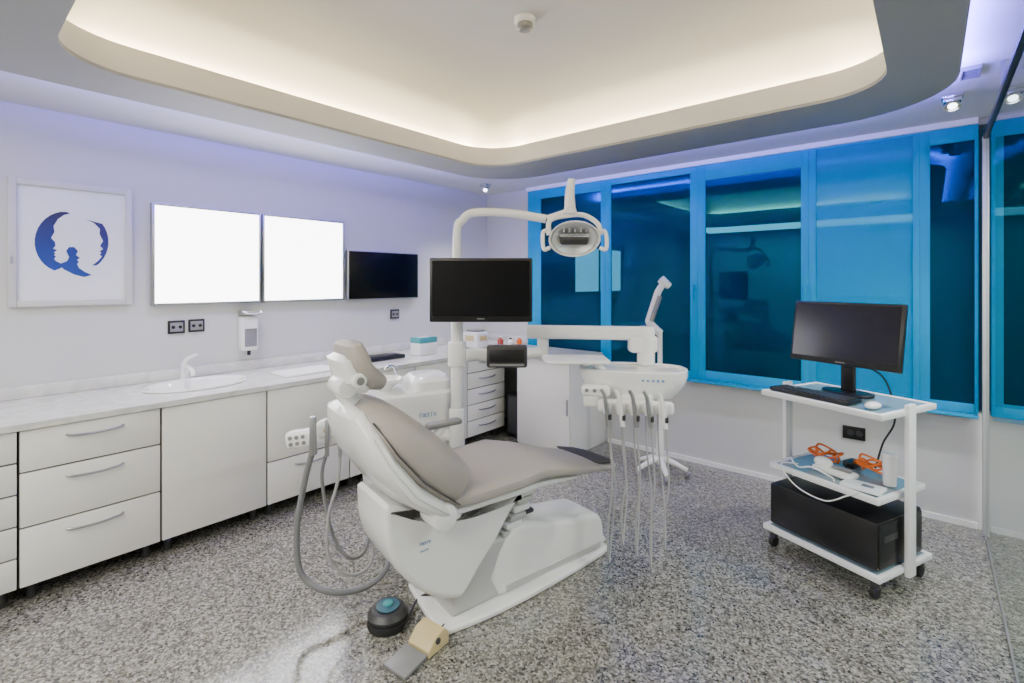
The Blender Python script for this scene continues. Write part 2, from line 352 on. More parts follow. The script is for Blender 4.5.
# ---------------- base cabinets ----------------
FX = -3.2
def fronts(t, y0, y1, rows, hand=True, door=False):
    g = .004
    for (z0, z1) in rows:
        bm = NB(); bx(bm, FX, FX + .02, y0 + g, y1 - g, z0 + g, z1 - g, .003)
        d = ob('door' if door else 'drawer', bm, 'cab', t)
        if hand and not door:
            ym = (y0 + y1) / 2; w = min(.11, (y1 - y0) * .25); zz = z1 - .055
            bm = NB(); tube(bm, [(FX + .018, ym - w, zz), (FX + .036, ym - w * .8, zz - .004), (FX + .045, ym, zz - .008), (FX + .036, ym + w * .8, zz - .004), (FX + .018, ym + w, zz)], .006)
            ob('handle', bm, 'steel', d)
def cabinet(y0, y1, kind, label):
    t = thing('base_cabinet', label, 'cabinet', (-3.5, (y0 + y1) / 2, 0), 0, 'base cabinets under the worktop')
    bm = NB(); bx(bm, -3.86, FX - .001, y0 + .001, y1 - .001, .09, .72 if 'sink' in label and kind == 'door' else .819); ob('body', bm, 'carc', t)
    for y in (y0 + .05, y1 - .05):
        bm = NB(); cyl(bm, (-3.27, y, 0), (-3.27, y, .09), .018); ob('foot', bm, 'dgrey', t)
    if kind == 'd5':
        zs = [.09, .235, .38, .525, .67, .818]; fronts(t, y0, y1, [(zs[i], zs[i + 1]) for i in range(5)])
    elif kind == 'd3': fronts(t, y0, y1, [(.09, .365), (.365, .62), (.62, .818)])
    elif kind == 'd2': fronts(t, y0, y1, [(.09, .36)]); fronts(t, y0, y1, [(.36, .818)], door=True)
    else: fronts(t, y0, y1, [(.09, .818)], door=True)
for a in ((-.32, .258, 'd5', 'white five-drawer base cabinet cut by the left edge of the photo'), (.26, .808, 'd3', 'white base cabinet of three deep drawers left of the one-door cabinet'), (.81, 1.368, 'door', 'white base cabinet with one plain door under the oval sink'), (1.37, 1.948, 'd2', 'white base cabinet with tall front over one low drawer'), (1.95, 2.538, 'door', 'white base cabinet right behind the spittoon unit body'), (2.54, 3.128, 'door', 'white base cabinet beside the far drawer stack, behind the unit pole'), (3.13, 3.64, 'd5', 'white five-drawer base cabinet farthest along the left wall')):
    cabinet(*a)
t = thing('base_cabinet', 'white end cabinet with blank front under the window worktop', 'cabinet', (-2.62, 3.8, 0), 0, 'base cabinets under the worktop')
bm = NB(); bx(bm, -2.91, -2.33, 3.52, 4.115, .0, .819, .003); ob('body', bm, 'cab', t)
bm = NB(); bx(bm, -2.905, -2.335, 3.50, 3.519, .03, .815, .003); dd = ob('door', bm, 'cab', t)
bm = NB(); bx(bm, -2.36, -2.345, 3.488, 3.5, .36, .5, .003); ob('handle', bm, 'steel', dd)
sc = (-3.53, 1.09)
el = [(sc[0] + .185 * math.cos(a * PI / 20), sc[1] + .27 * math.sin(a * PI / 20)) for a in range(40)]
ol = [(-3.868, -.34), (-3.165, -.34), (-3.165, 3.46), (-2.31, 3.46), (-2.31, 4.015), (-3.26, 4.015), (-3.26, 4.118), (-3.868, 4.118)]
t = bmesh.new(); top = []
for z in (.82, .85):
    a = [t.verts.new((x, y, z)) for x, y in ol]; b = [t.verts.new((x, y, z)) for x, y in el]
    e = [t.edges.new((a[i], a[(i + 1) % len(a)])) for i in range(len(a))] + [t.edges.new((b[i], b[(i + 1) % len(b)])) for i in range(len(b))]
    bmesh.ops.triangle_fill(t, edges=e); top.append((a, b))
for q in (0, 1):
    A, B = top[0][q], top[1][q]
    for i in range(len(A)): t.faces.new((A[i], A[(i + 1) % len(A)], B[(i + 1) % len(A)], B[i]))
wt = thing('worktop', 'long pale marble worktop with upstand running along left wall to the window', 'worktop', (-3.5, 1.8, .82))
bm = NB(); merge(bm, t); ob('slab', bm, 'marble', wt, ang=20)
bm = NB(); bx(bm, -3.868, -3.85, -.34, 4.118, .851, .92, .002); ob('upstand', bm, 'marble', wt)
bm = NB(); bx(bm, -3.85, -3.26, 4.1, 4.118, .851, .92, .002); ob('upstand', bm, 'marble', wt)
t = thing('sink', 'white oval inset sink in the worktop', 'sink', (sc[0], sc[1], .85))
bm = NB(); lathe(bm, [(.2, .8505), (.205, .857), (.198, .866), (.185, .864), (.172, .853), (.15, .79), (.10, .745), (.03, .735), (.0, .735), (.0, .728), (.10, .737), (.16, .785), (.182, .84), (.183, .85)], Matrix.Translation((sc[0], sc[1], 0)), 40, 1, 1.42, cap=False); ob('bowl', bm, 'ceramic', t)
bm = NB(); lathe(bm, [(.0, .736), (.022, .736), (.022, .741), (.0, .741)], Matrix.Translation((sc[0], sc[1], 0)), 20); ob('drain', bm, 'chrome', t)
t = thing('faucet', 'small white single-lever faucet behind the oval sink', 'faucet', (-3.765, 1.09, .851))
bm = NB(); lathe(bm, [(.0, .851), (.03, .851), (.03, .86), (.024, .87), (.022, .95), (.026, .96), (.0, .965)], Matrix.Translation((-3.77, 1.09, 0)), 20); ob('body', bm, 'ceramic', t)
bm = NB(); tube(bm, [(-3.76, 1.09, .91), (-3.71, 1.09, .94), (-3.63, 1.09, .925), (-3.61, 1.09, .90)], .014); ob('spout', bm, 'ceramic', t)
bm = NB(); tube(bm, [(-3.77, 1.09, .96), (-3.76, 1.10, .99), (-3.70, 1.14, 1.02)], lambda s: .014 - .004 * s); ob('lever', bm, 'ceramic', t)
t = thing('desktop_computer', 'black computer tower on floor in the corner between cabinets', 'computer', (-3.02, 3.75, 0))
bm = NB(); bx(bm, -3.13, -2.95, 3.62, 4.0, .01, .42, .01); ob('case', bm, 'black', t)
bm = NB(); bx(bm, -3.12, -2.96, 3.613, 3.62, .05, .4, .004); ob('front_panel', bm, 'dgrey', t)

# ---------------- wall items ----------------
WL = WX
t = thing('framed_poster', 'pale framed poster with blue face-profile logo on left wall', 'poster', (WL, .55, 1.36))
bm = NB(); y0, y1, z0, z1 = .272, .823, 1.36, 2.078; fw = .034
bx(bm, WL + .001, WL + .03, y0, y0 + fw, z0, z1, .003); bx(bm, WL + .001, WL + .03, y1 - fw, y1, z0, z1, .003); bx(bm, WL + .001, WL + .03, y0 + fw, y1 - fw, z0, z0 + fw, .003); bx(bm, WL + .001, WL + .03, y0 + fw, y1 - fw, z1 - fw, z1, .003)
ob('frame', bm, 'frame', t)
bm = NB(); bx(bm, WL + .001, WL + .012, y0 + fw, y1 - fw, z0 + fw, z1 - fw); sh = ob('sheet', bm, 'paper', t)
def wallpoly(bm, pts, x0, x1, sm=3):
    q = [P(a, b, x=WL + .013) for a, b in pts]; prism(bm, [(p.y, p.z) for p in q], x0, x1, YZX, 0, sm)
def arc(cx, cy, r, a0, a1, n=12): return [(cx + r * math.cos(math.radians(a0 + (a1 - a0) * i / n)), cy - r * 1.0 * math.sin(math.radians(a0 + (a1 - a0) * i / n))) for i in range(n + 1)]
bm = NB(); wallpoly(bm, [(70, 213.5), (67, 212)] + arc(65, 242, 30.5, 98, 250, 14) + [(60, 268.5), (64, 266), (60, 263), (56, 261), (54, 259), (56, 256.5), (54, 255), (55.5, 253.5), (54, 252.5), (57, 250), (53, 248.5), (55.5, 246), (55, 242), (51, 238), (54.5, 232), (53.5, 226), (58, 219), (64, 215)], WL + .012, WL + .014, 1); ob('logo_left_profile', bm, 'bluemark', sh)
bm = NB(); wallpoly(bm, [(85, 219), (90, 220.5)] + arc(79, 242, 29.5, 38, -50, 10) + [(96, 265.5), (92, 265.5), (98, 261), (102, 256.5), (99.5, 254.5), (101.5, 253), (99.5, 251.5), (103, 249), (100, 246), (103, 241), (99.5, 234), (100, 229), (94, 223)], WL + .012, WL + .014, 1); ob('logo_right_profile', bm, 'violetmark', sh)
bm = NB(); wallpoly(bm, [(74, 247), (78, 251), (76, 255), (80, 258), (77, 260), (79, 262), (77, 264), (79, 268), (85, 272), (92, 275), (84, 277), (74, 274.5), (64, 269.5), (58, 264), (62, 263), (67, 261), (69, 257), (66, 251), (69, 247)], WL + .0135, WL + .015, 1); ob('logo_tail', bm, 'bluemark', sh)
bm = NB(); bx(bm, WL + .031, WL + .036, y0 + .008, y0 + .02, 1.6, 1.64); ob('latch', bm, 'steel', t)
for y0, y1, lab in ((.923, 1.604, 'lit white x-ray viewing panel nearest the poster'), (1.614, 2.292, 'lit white x-ray viewing panel beside the black wall screen')):
    t = thing('light_panel', lab, 'light panel', (WL, (y0 + y1) / 2, 1.345), 0, 'lit viewing panels')
    z0, z1 = 1.345, 2.015
    bm = NB(); e = .016
    bx(bm, WL + .001, WL + .045, y0, y0 + e, z0, z1, .002); bx(bm, WL + .001, WL + .045, y1 - e, y1, z0, z1, .002); bx(bm, WL + .001, WL + .045, y0 + e, y1 - e, z0, z0 + e, .002); bx(bm, WL + .001, WL + .045, y0 + e, y1 - e, z1 - e, z1, .002)
    ob('frame', bm, 'steel', t)
    bm = NB(); bx(bm, WL + .001, WL + .038, y0 + e, y1 - e, z0 + e, z1 - e); ob('diffuser', bm, 'lit', t)
t = thing('wall_screen', 'black flat screen on left wall right of the lit panels', 'screen', (WL, 2.7, 1.34))
bm = NB(); bx(bm, WL + .02, WL + .06, 2.315, 3.08, 1.342, 1.778, .006); ob('casing', bm, 'steel', t)
bm = NB(); bx(bm, WL + .0605, WL + .064, 2.325, 3.07, 1.352, 1.768, .002); ob('screen', bm, 'screen', t)
bm = NB(); bx(bm, WL + .001, WL + .02, 2.55, 2.85, 1.45, 1.68); ob('mount', bm, 'dgrey', t)
def socket(y, z, lab):
    t = thing('wall_socket', lab, 'socket', (WL, y, z), 0, 'black wall sockets')
    bm = NB(); box(bm, (WL + .007, y, z), (.012, .098, .088), .003); ob('plate', bm, 'black', t)
    bm = NB(); box(bm, (WL + .0145, y, z), (.003, .075, .06), .001); ob('insert', bm, 'grey', t)
    for q in (-.02, .02):
        bm = NB(); cyl(bm, (WL + .016, y + q, z), (WL + .0175, y + q, z), .011); ob('outlet', bm, 'black', t)
socket(1.068, 1.197, 'black double socket on left wall, nearer the poster, above the sink')
socket(1.187, 1.20, 'black double socket on left wall, nearer the soap dispenser')
socket(2.84, 1.197, 'small black socket under the black wall screen')
t = thing('wall_socket', 'black socket on wall under the window behind the cart', 'socket', (-.40, WY, .46), 0, 'black wall sockets')
bm = NB(); box(bm, (-.40, WY - .007, .46), (.13, .012, .088), .003); ob('plate', bm, 'black', t)
for q in (-.42, -.37):
    bm = NB(); cyl(bm, (q, WY - .013, .46), (q, WY - .016, .46), .02); ob('outlet', bm, 'dgrey', t)
t = thing('soap_dispenser', 'grey and white lever soap dispenser fixed to left wall beside the sockets', 'soap dispenser', (WL, 1.51, .99))
bm = NB(); bx(bm, WL + .001, WL + .09, 1.455, 1.565, 1.0, 1.25, .012); ob('housing', bm, 'white2', t)
bm = NB(); bx(bm, WL + .091, WL + .098, 1.468, 1.552, 1.03, 1.16, .004); ob('window', bm, 'grey', t)
bm = NB(); tube(bm, [(WL + .04, 1.45, 1.27), (WL + .11, 1.45, 1.285), (WL + .15, 1.47, 1.27), (WL + .15, 1.55, 1.27), (WL + .11, 1.57, 1.285), (WL + .04, 1.57, 1.27)], .008); box(bm, (WL + .06, 1.51, 1.275), (.1, .12, .03), .008); ob('lever', bm, 'steel', t)
bm = NB(); cyl(bm, (WL + .06, 1.51, 1.0), (WL + .06, 1.51, .965), .012); ob('nozzle', bm, 'black', t)

# ---------------- ceiling items ----------------
p = P(525, 20, z=ZT - .01)
t = thing('smoke_detector', 'round white smoke detector on the recessed ceiling', 'smoke detector', (p.x, p.y, ZT - .07))
T = Matrix.Translation((p.x, p.y, ZT - 2.80))
bm = NB(); lathe(bm, [(.0, 2.799), (.055, 2.799), (.055, 2.775), (.045, 2.768), (.0, 2.768)], T); ob('base', bm, 'white', t)
bm = NB(); lathe(bm, [(.0, 2.768), (.04, 2.768), (.042, 2.745), (.03, 2.735), (.0, 2.733)], T); ob('sensor_cap', bm, 'grey', t)
def spotlight(x, y, lab, z=CZ):
    t = thing('ceiling_spotlight', lab, 'spotlight', (x, y, z - .1), 0, 'chrome square ceiling spotlights')
    bm = NB(); box(bm, (x, y, z - .011), (.09, .09, .02), .003); box(bm, (x, y, z - .03), (.075, .075, .02), .003); ob('base', bm, 'chrome', t)
    Mx = frame((x, y, z - .056), (1, 0, 0), (.1, -.6, -1)); bm = NB(); lathe(bm, [(.0, -.022), (.028, -.022), (.034, 0), (.034, .010), (.029, .010), (.028, .003), (.0, .003)], Mx); ob('shade', bm, 'chrome', t)
    bm = NB(); lathe(bm, [(.0, .004), (.02, .004), (.018, .009), (.0, .010)], Mx); ob('lamp', bm, 'lens', t)
spotlight(.09, 3.50, 'chrome ceiling spotlight just under the vent, left of the other near the glass')
spotlight(.32, 3.55, 'chrome ceiling spotlight seen beyond the glass partition track')
spotlight(-3.42, 3.62, 'small chrome ceiling spotlight in the far room corner')
vx0, vx1, vy0, vw = .11, .18, 3.08, .14
t = thing('ceiling_vent', 'small square dark slatted ceiling vent near the glass partition', 'vent', ((vx0 + vx1) / 2, vy0 + vw / 2, 2.47))
zc = CZ; e = .006
bm = NB(); bx(bm, vx0, vx1, vy0, vy0 + e, zc - .018, zc - .001); bx(bm, vx0, vx1, vy0 + vw - e, vy0 + vw, zc - .018, zc - .001); bx(bm, vx0, vx0 + e, vy0 + e, vy0 + vw - e, zc - .018, zc - .001); bx(bm, vx1 - e, vx1, vy0 + e, vy0 + vw - e, zc - .018, zc - .001); ob('frame', bm, 'grey', t)
bm = NB(); bx(bm, vx0 + e, vx1 - e, vy0 + e, vy0 + vw - e, zc - .0035, zc - .001); ob('backing', bm, 'black', t)
for k in range(5):
    bm = NB(); bx(bm, vx0 + e, vx1 - e, vy0 + .018 + k * .024, vy0 + .022 + k * .024, zc - .010, zc - .005); ob('slat', bm, 'grey', t)

# ---------------- dental chair ----------------
CA = math.radians(12); O = Vector((-1.62, 1.75, 0))
ch = thing('dental_chair', 'white dental chair with beige-grey upholstery, reclined in mid room', 'dental chair', O, -CA)
MWc = MW[ch]; MI = MWc.inverted()
def CH(px, py, v):
    rx, ry = ray(px); o = MI @ Vector((0, 0, H)); e = MI.to_3x3() @ Vector((rx, ry, -(py - HY) / F)); k = (v - o.x) / e.x; q = o + e * k; return (q.y, q.z)
def L(name, bm, m, parent=ch, **k): return ob(name, bm, m, parent, local=True, **k)
bm = NB(); prism(bm, [(-.22, -.31), (.08, -.34), (.14, -.27), (.16, .1), (.12, .66), (.06, .74), (-.12, .74), (-.2, .7), (-.28, .1), (-.31, -.22), (-.28, -.29)], .001, .03, None, .010, 3); L('base_plate', bm, 'white')
bm = NB(); prism(bm, [(-.02, .031), (.68, .031), (.705, .10), (.69, .19), (.63, .235), (.44, .262), (.30, .285), (.20, .32), (.08, .33), (-.02, .24)], -.17, .10, YZX, .03, 2); L('lift_housing', bm, 'white')
bm = NB(); prism(bm, [(.02, .045), (.66, .045), (.67, .075), (.02, .075)], .095, .104, YZX, .003); L('base_stripe', bm, 'lgrey')
for x0 in (-.10, -.01):
    bm = NB(); box(bm, (x0, .21, .332), (.06, .10, .022), .008, None); L('foot_switch', bm, 'dgrey')
cc = [CH(a, b, .15) for a, b in ((390, 506), (386, 525), (388, 546), (396, 566), (413, 587), (436, 599), (460, 600), (470, 588), (482, 566), (497, 542), (508, 520), (520, 500), (526, 492), (505, 500), (470, 512), (430, 516))]
bm = NB(); prism(bm, cc, -.17, .15, YZX, .028, 3); L('column_cover', bm, 'white')
bm = NB(); prism(bm, [(-.26, .031), (-.02, .031), (.06, .10), (.06, .30), (-.08, .30), (-.26, .2)], -.15, .09, YZX, .02); L('pivot_block', bm, 'lgrey')
for k in range(6):
    a = Vector((-.03, .06 + k * .022, .30 + k * .034)); bm = NB(); box(bm, a, (.24, .10, .03), .010, None); L('bellows', bm, 'white2') if k % 2 else L('bellows', bm, 'lgrey')
bm = NB(); cyl(bm, (-.27, -.40, .575), (.27, -.40, .575), .055, bev=.012); L('backrest_hinge', bm, 'white')
bm = NB(); padloft(bm, [(-.42, .565, .14, .012, 0), (-.41, .565, .2, .03, 0), (-.36, .56, .22, .035, 0), (0, .555, .22, .035, 0), (.2, .545, .20, .03, 0), (.42, .51, .17, .02, 0), (.46, .50, .12, .01, 0)]); L('seat_shell', bm, 'white')
bm = NB(); padloft(bm, [(-.46, .63, .12, .01, 0), (-.45, .63, .21, .03, 0), (-.41, .625, .25, .045, 0), (-.25, .61, .265, .05, 0), (0, .615, .27, .05, 0), (.12, .625, .265, .048, 0), (.26, .595, .245, .042, 0), (.42, .548, .21, .034, 0), (.60, .51, .18, .028, 0), (.72, .485, .16, .024, 0), (.76, .478, .13, .018, 0), (.775, .475, .07, .008, 0)]); L('seat', bm, 'uph')
bm = NB(); padloft(bm, [(.58, .541, .15, .005, 0), (.59, .541, .17, .008, 0), (.70, .517, .155, .008, 0), (.75, .505, .11, .005, 0)]); L('foot_cover', bm, 'vinyl')
b0 = Vector((-.31, .63)); b1 = Vector((-.67, 1.01)); T2 = (b1 - b0).normalized(); N2 = Vector((abs(T2.y), abs(T2.x)))
def bsec(s, off, w, th):
    sag = .03 * math.sin(PI * s); q = b0 + (b1 - b0) * s - N2 * (-off + sag); return (q.x, q.y, w, th, 0)
bm = NB(); padloft(bm, [bsec(-.04, .02, .12, .02), bsec(-.02, .02, .2, .06), bsec(.05, .025, .265, .10), bsec(.2, .028, .285, .118), bsec(.45, .028, .29, .12), bsec(.7, .018, .268, .108), bsec(.86, .01, .235, .09), bsec(.97, .0, .18, .06), bsec(1.02, 0, .10, .02)], e=3.0); L('backrest', bm, 'uph')
bm = NB(); padloft(bm, [bsec(-.20, -.05, .10, .015), bsec(-.16, -.065, .2, .045), bsec(.05, -.082, .272, .052), bsec(.4, -.088, .298, .057), bsec(.7, -.074, .278, .054), bsec(.90, -.054, .235, .05), bsec(1.03, -.035, .165, .038), bsec(1.06, -.03, .09, .012)], e=2.8); bs = L('backrest_shell', bm, 'white')
bm = NB(); padloft(bm, [bsec(.03, -.082, .2745, .004), bsec(.4, -.088, .3005, .004), bsec(.7, -.074, .2805, .004), bsec(.90, -.054, .2375, .004)], e=2.8); L('shell_seam', bm, 'lgrey', bs)
bm = NB(); padloft(bm, [bsec(.0, -.032, .270, .005), bsec(.4, -.032, .298, .005), bsec(.7, -.026, .278, .005), bsec(.95, -.015, .21, .005)], e=3.0); L('backrest_piping', bm, 'dgrey')
bm = NB(); tube(bm, [(0, -.66, 1.0), (0, -.70, 1.05), (0, -.72, 1.09)], .034); cyl(bm, (-.07, -.715, 1.09), (.07, -.715, 1.09), .04, bev=.01); L('headrest_arm', bm, 'white')
Mh = Matrix.Translation((0, -.665, 1.155)) @ Matrix.Rotation(math.radians(-56), 4, 'X')
bm = NB(); padloft(bm, [(-.11, .035, .06, .008, 0), (-.10, .035, .11, .034, 0), (-.055, .012, .14, .05, 0), (0, 0, .145, .048, 0), (.055, .012, .14, .048, 0), (.095, .035, .11, .034, 0), (.105, .035, .06, .008, 0)], Mx=Mh); hr = L('headrest', bm, 'uph')
bm = NB(); padloft(bm, [(-.085, -.015, .06, .01, 0), (-.075, -.028, .115, .024, 0), (0, -.048, .132, .030, 0), (.065, -.028, .115, .024, 0), (.08, -.015, .06, .01, 0)], Mx=Mh); L('headrest_shell', bm, 'white', hr)
bm = NB(); cyl(bm, Mh @ Vector((.11, .005, -.04)), Mh @ Vector((.142, .005, -.04)), .03, .028, bev=.006); L('headrest_hinge', bm, 'white', hr)
bm = NB(); cyl(bm, Mh @ Vector((.142, .005, -.04)), Mh @ Vector((.146, .005, -.04)), .015); L('hinge_cap', bm, 'grey', hr)
bm = NB(); tube(bm, [(-.27, -.20, .56), (-.31, -.18, .65), (-.31, -.10, .74)], .018); L('armrest_post', bm, 'white')
bm = NB(); box(bm, (-.31, -.08, .76), (.06, .20, .032), .014); L('armrest', bm, 'grey')
def letters(org, xd, zd, w, h, n, r):
    o = Vector(org); xd = Vector(xd).normalized(); zd = Vector(zd).normalized(); bm = NB(); s = w / n
    for i in range(n):
        a = o + xd * (s * i); k = i % 4
        if k == 0: pts = [a, a + zd * h, a + xd * s * .6 + zd * h]
        elif k == 1: pts = [a, a + zd * h * .8, a + xd * s * .6 + zd * h * .8, a + xd * s * .6]
        elif k == 2: pts = [a + xd * s * .6, a, a + zd * h * .8, a + xd * s * .6 + zd * h * .8]
        else: pts = [a, a + zd * h]
        tube(bm, pts, r, 5, smooth=False)
    return bm
q = CH(420, 546, .151)
bm = letters((.152, q[0], q[1]), (0, 1, 0), (0, 0, 1), .05, .012, 6, .0013)
q = CH(420, 553, .151); bm2 = letters((.152, q[0], q[1]), (0, 1, 0), (0, 0, 1), .04, .008, 6, .001); me = bpy.data.meshes.new('t'); bm2.to_mesh(me); bm.from_mesh(me); bm2.free()
L('blue_lettering', bm, 'ltblue', label='small faint blue printed lettering')

# ---------------- spittoon unit ----------------
UO = Vector((-2.33, 1.80, 0)); UA = math.radians(-22)
un = thing('spittoon_unit', 'white spittoon water unit standing beside the dental chair', 'dental unit', UO, UA)
def U(name, bm, m, parent=un, **k): return ob(name, bm, m, parent, local=True, **k)
def rrz(x0, x1, y0, y1, r, z): return [Vector((a, b, z)) for a, b in rr(x0, x1, y0, y1, r, 6)]
bm = NB(); loft(bm, [rrz(-.13, .12, -.20, .20, .06, .22), rrz(-.15, .14, -.23, .23, .07, .24), rrz(-.16, .15, -.24, .24, .07, .5), rrz(-.16, .15, -.24, .24, .07, .78), rrz(-.17, .165, -.26, .26, .09, .82), rrz(-.17, .165, -.26, .26, .09, .865), rrz(-.155, .15, -.245, .245, .08, .88)]); U('body', bm, 'white')
bm = NB(); loft(bm, [rrz(-.15, .14, -.02, .24, .07, .88), rrz(-.15, .14, -.0, .24, .07, .93), rrz(-.12, .11, .03, .22, .06, .955)]); U('top_cover', bm, 'white')
bm = NB(); lathe(bm, [(.03, .88), (.05, .90), (.10, .935), (.105, .95), (.098, .95), (.09, .935), (.04, .905), (.0, .90)], Matrix.Translation((0, -.13, 0)), cap=False); U('bowl', bm, 'ceramic')
bm = NB(); tube(bm, [(-.11, -.03, .9), (-.11, -.05, .99), (-.09, -.09, 1.0), (-.07, -.11, .985)], .007); U('spout', bm, 'chrome')
bm = NB(); box(bm, (.152, 0, .46), (.008, .36, .38), .003); U('front_panel', bm, 'cab')
bm = letters((.152, .03, .74), (0, 1, 0), (0, 0, 1), .10, .024, 6, .0022); U('blue_lettering', bm, 'ltblue')
bm = NB(); box(bm, (.0, .05, .12), (.2, .28, .22), .02); U('support_foot', bm, 'white')
pl = P(457, 300, d=2.82)
zt = H + (282 - 226) / F * 2.82
A0 = Vector((pl.x, pl.y, 0)); E = P(546, 219, d=2.74)
po = thing('lamp_pole', 'tall white curved pole carrying the operating lamp, behind the black patient monitor', 'pole', A0 + UP * .55)
bm = NB(); tube(bm, [A0 + UP * .60, A0 + UP * 1.2, A0 + UP * (zt - .06), A0 + UP * (zt + .03) + RT * .03, A0 + UP * (zt + .075) + RT * .1, A0.lerp(Vector((E.x, E.y, 0)), .6) + UP * (zt + .065), E], .024, seg=16); ob('curved_tube', bm, 'white', po)
bm = NB(); cyl(bm, A0 + UP * .78, A0 + UP * 1.30, .034, bev=.006); ob('sleeve', bm, 'white', po)
bm = NB(); cyl(bm, A0 + UP * .55, A0 + UP * .78, .045, bev=.008); tube(bm, [A0 + UP * .62, Vector((UO.x + .17, UO.y + .12, .62))], .035); ob('mount', bm, 'white', po)
# assist holder + hoses
Hc = P(316, 436, d=2.30)
t = thing('suction_holder', 'white suction handpiece holder with round buttons left of the headrest', 'handpiece holder', (Hc.x, Hc.y, Hc.z))
Mh2 = frame(Hc, RT, UP) @ Matrix.Rotation(math.radians(-8), 4, 'Y')
bm = NB(); box(bm, (-.01, 0, 0), (.25, .07, .08), .02, Mh2, 3); box(bm, (.075, 0, .03), (.12, .09, .085), .025, Mh2, 3); ob('body', bm, 'white', t)
for k, q in enumerate((-.105, -.075, -.045)):
    for z in (-.014, .014):
        bm = NB(); cyl(bm, Mh2 @ Vector((q, -.034, z)), Mh2 @ Vector((q, -.039, z)), .009); ob('button', bm, 'grey', t)
bm = NB(); cyl(bm, Mh2 @ Vector((.07, -.044, .03)), Mh2 @ Vector((.07, -.05, .03)), .012); ob('button', bm, 'yellow', t, label='yellow button')
bm = NB(); tube(bm, [Hc + FW * .03, Hc + FW * .12, Vector((UO.x - .0, UO.y - .27, .75))], .02); ob('arm', bm, 'white', t)
hz = [([(313, 450), (305, 480), (297, 530), (302, 575), (332, 592), (368, 586), (388, 562), (372, 530), (362, 500)], .0135, 'thick grey suction hose looping lowest beside the spittoon unit', 'hose', 2.21),
      ([(327, 452), (322, 480), (333, 535), (350, 558), (366, 548), (370, 515), (372, 490)], .008, 'thin grey hose hanging from holder, shorter middle loop', 'hose', 2.24),
      ([(340, 452), (338, 480), (328, 520), (330, 560), (352, 575), (372, 560), (368, 520), (366, 490)], .007, 'thin pale hose hanging from holder nearest the chair back', 'lhose', 2.20)]
for pts, r, lab, m, d0 in hz:
    n = len(pts); q = [P(a, b, d=d0 + (.42 * max(0, (i - n * .45)) / (n * .55))) for i, (a, b) in enumerate(pts)]
    for v in q: v.z = max(v.z, r + .004)
    bm = NB(); tube(bm, q, r); o = solo('suction_hose', bm, m, lab, 'hose', 'hoses hanging from the suction holder')
    bm = NB(); cyl(bm, q[0] - UP * .02, q[0] + UP * .15, r * 1.3, r * .9 + .002, bev=.002); ob('handpiece', bm, 'steel', o)

# ---------------- operating lamp ----------------
Lc = P(574, 237, d=2.68)
t = thing('operating_lamp', 'white dental operating lamp with silver reflector and side handles', 'lamp', Lc)
N = (-FW * .85 - UP * .5).normalized(); ML = frame(Lc, RT, N)
bm = NB(); lathe(bm, [(.0, -.05), (.06, -.045), (.10, -.02), (.125, .01), (.13, .03), (.122, .03), (.115, .012), (.09, -.01), (.0, -.03)], ML, 36, 1.08, .82, cap=False); ob('reflector_housing', bm, 'white', t)
bm = NB(); lathe(bm, [(.0, -.026), (.08, -.008), (.11, .012), (.116, .024), (.112, .024), (.075, -.002), (.0, -.02)], ML, 36, 1.05, .82, cap=False); ob('reflector', bm, 'alu', t)
bm = NB(); box(bm, (0, -.012, .02), (.15, .045, .03), .012, ML, 3); ob('lamp_cover', bm, 'dgrey', t)
bm = NB(); box(bm, (0, .022, .018), (.17, .02, .024), .006, ML, 2); ob('lamp_bridge', bm, 'chrome', t)
for q in range(5):
    bm = NB(); box(bm, (-.06 + q * .03, .052, .010), (.012, .026, .03), .004, ML); ob('bulb_holder', bm, 'chrome', t)
for sgn in (-1, 1):
    bm = NB(); tube(bm, [Lc + RT * sgn * .13 + UP * .03, Lc + RT * sgn * .165 + UP * .03 - FW * .01, Lc + RT * sgn * .172 - UP * .02 - FW * .03, Lc + RT * sgn * .165 - UP * .07 - FW * .04, Lc + RT * sgn * .135 - UP * .06 - FW * .03], .011); ob('handle', bm, 'white', t)
bm = NB(); tube(bm, [Lc - RT * .135 + UP * .01, Lc - RT * .13 + UP * .09, Lc - RT * .03 + UP * .12 + FW * .02, Lc + RT * .06 + UP * .12 + FW * .02, Lc + RT * .13 + UP * .07, Lc + RT * .145 + UP * .01], .014); ob('yoke', bm, 'white', t)
bm = NB(); q = P(570, 214, d=2.70); cyl(bm, q, q + UP * .03, .04, .034, bev=.005); tube(bm, [q + UP * .03, q + UP * .12, q + UP * .19 + RT * .01], lambda s: .032 - .012 * s, smooth=True); tube(bm, [E + (q - E).normalized() * .01, q + UP * .015], .02); ob('swivel_post', bm, 'white', t)

# ---------------- monitor on the pole ----------------
Mc = P(481, 290, d=2.62)
t = thing('patient_monitor', 'black patient monitor mounted on the unit pole above chair', 'monitor', (Mc.x, Mc.y, Mc.z - .17))
MM = frame(Mc, RT, -FW)
bm = NB(); box(bm, (0, 0, 0), (.545, .34, .03), .008, MM); box(bm, (0, 0, -.025), (.36, .22, .03), .01, MM); ob('casing', bm, 'black', t)
bm = NB(); box(bm, (0, .008, .0155), (.515, .295, .002), 0, MM); ob('screen', bm, 'screen', t)
bm = NB(); tube(bm, [Mc + FW * .03 - RT * .125 - UP * .1, A0 + UP * (Mc.z - .1) - FW * .036], .02); box(bm, (-.125, -.1, -.05), (.09, .09, .04), .01, MM); ob('bracket', bm, 'dgrey', t)
bm = NB(); box(bm, (.0, -.152, .0158), (.04, .006, .002), 0, MM); ob('badge', bm, 'grey', t)

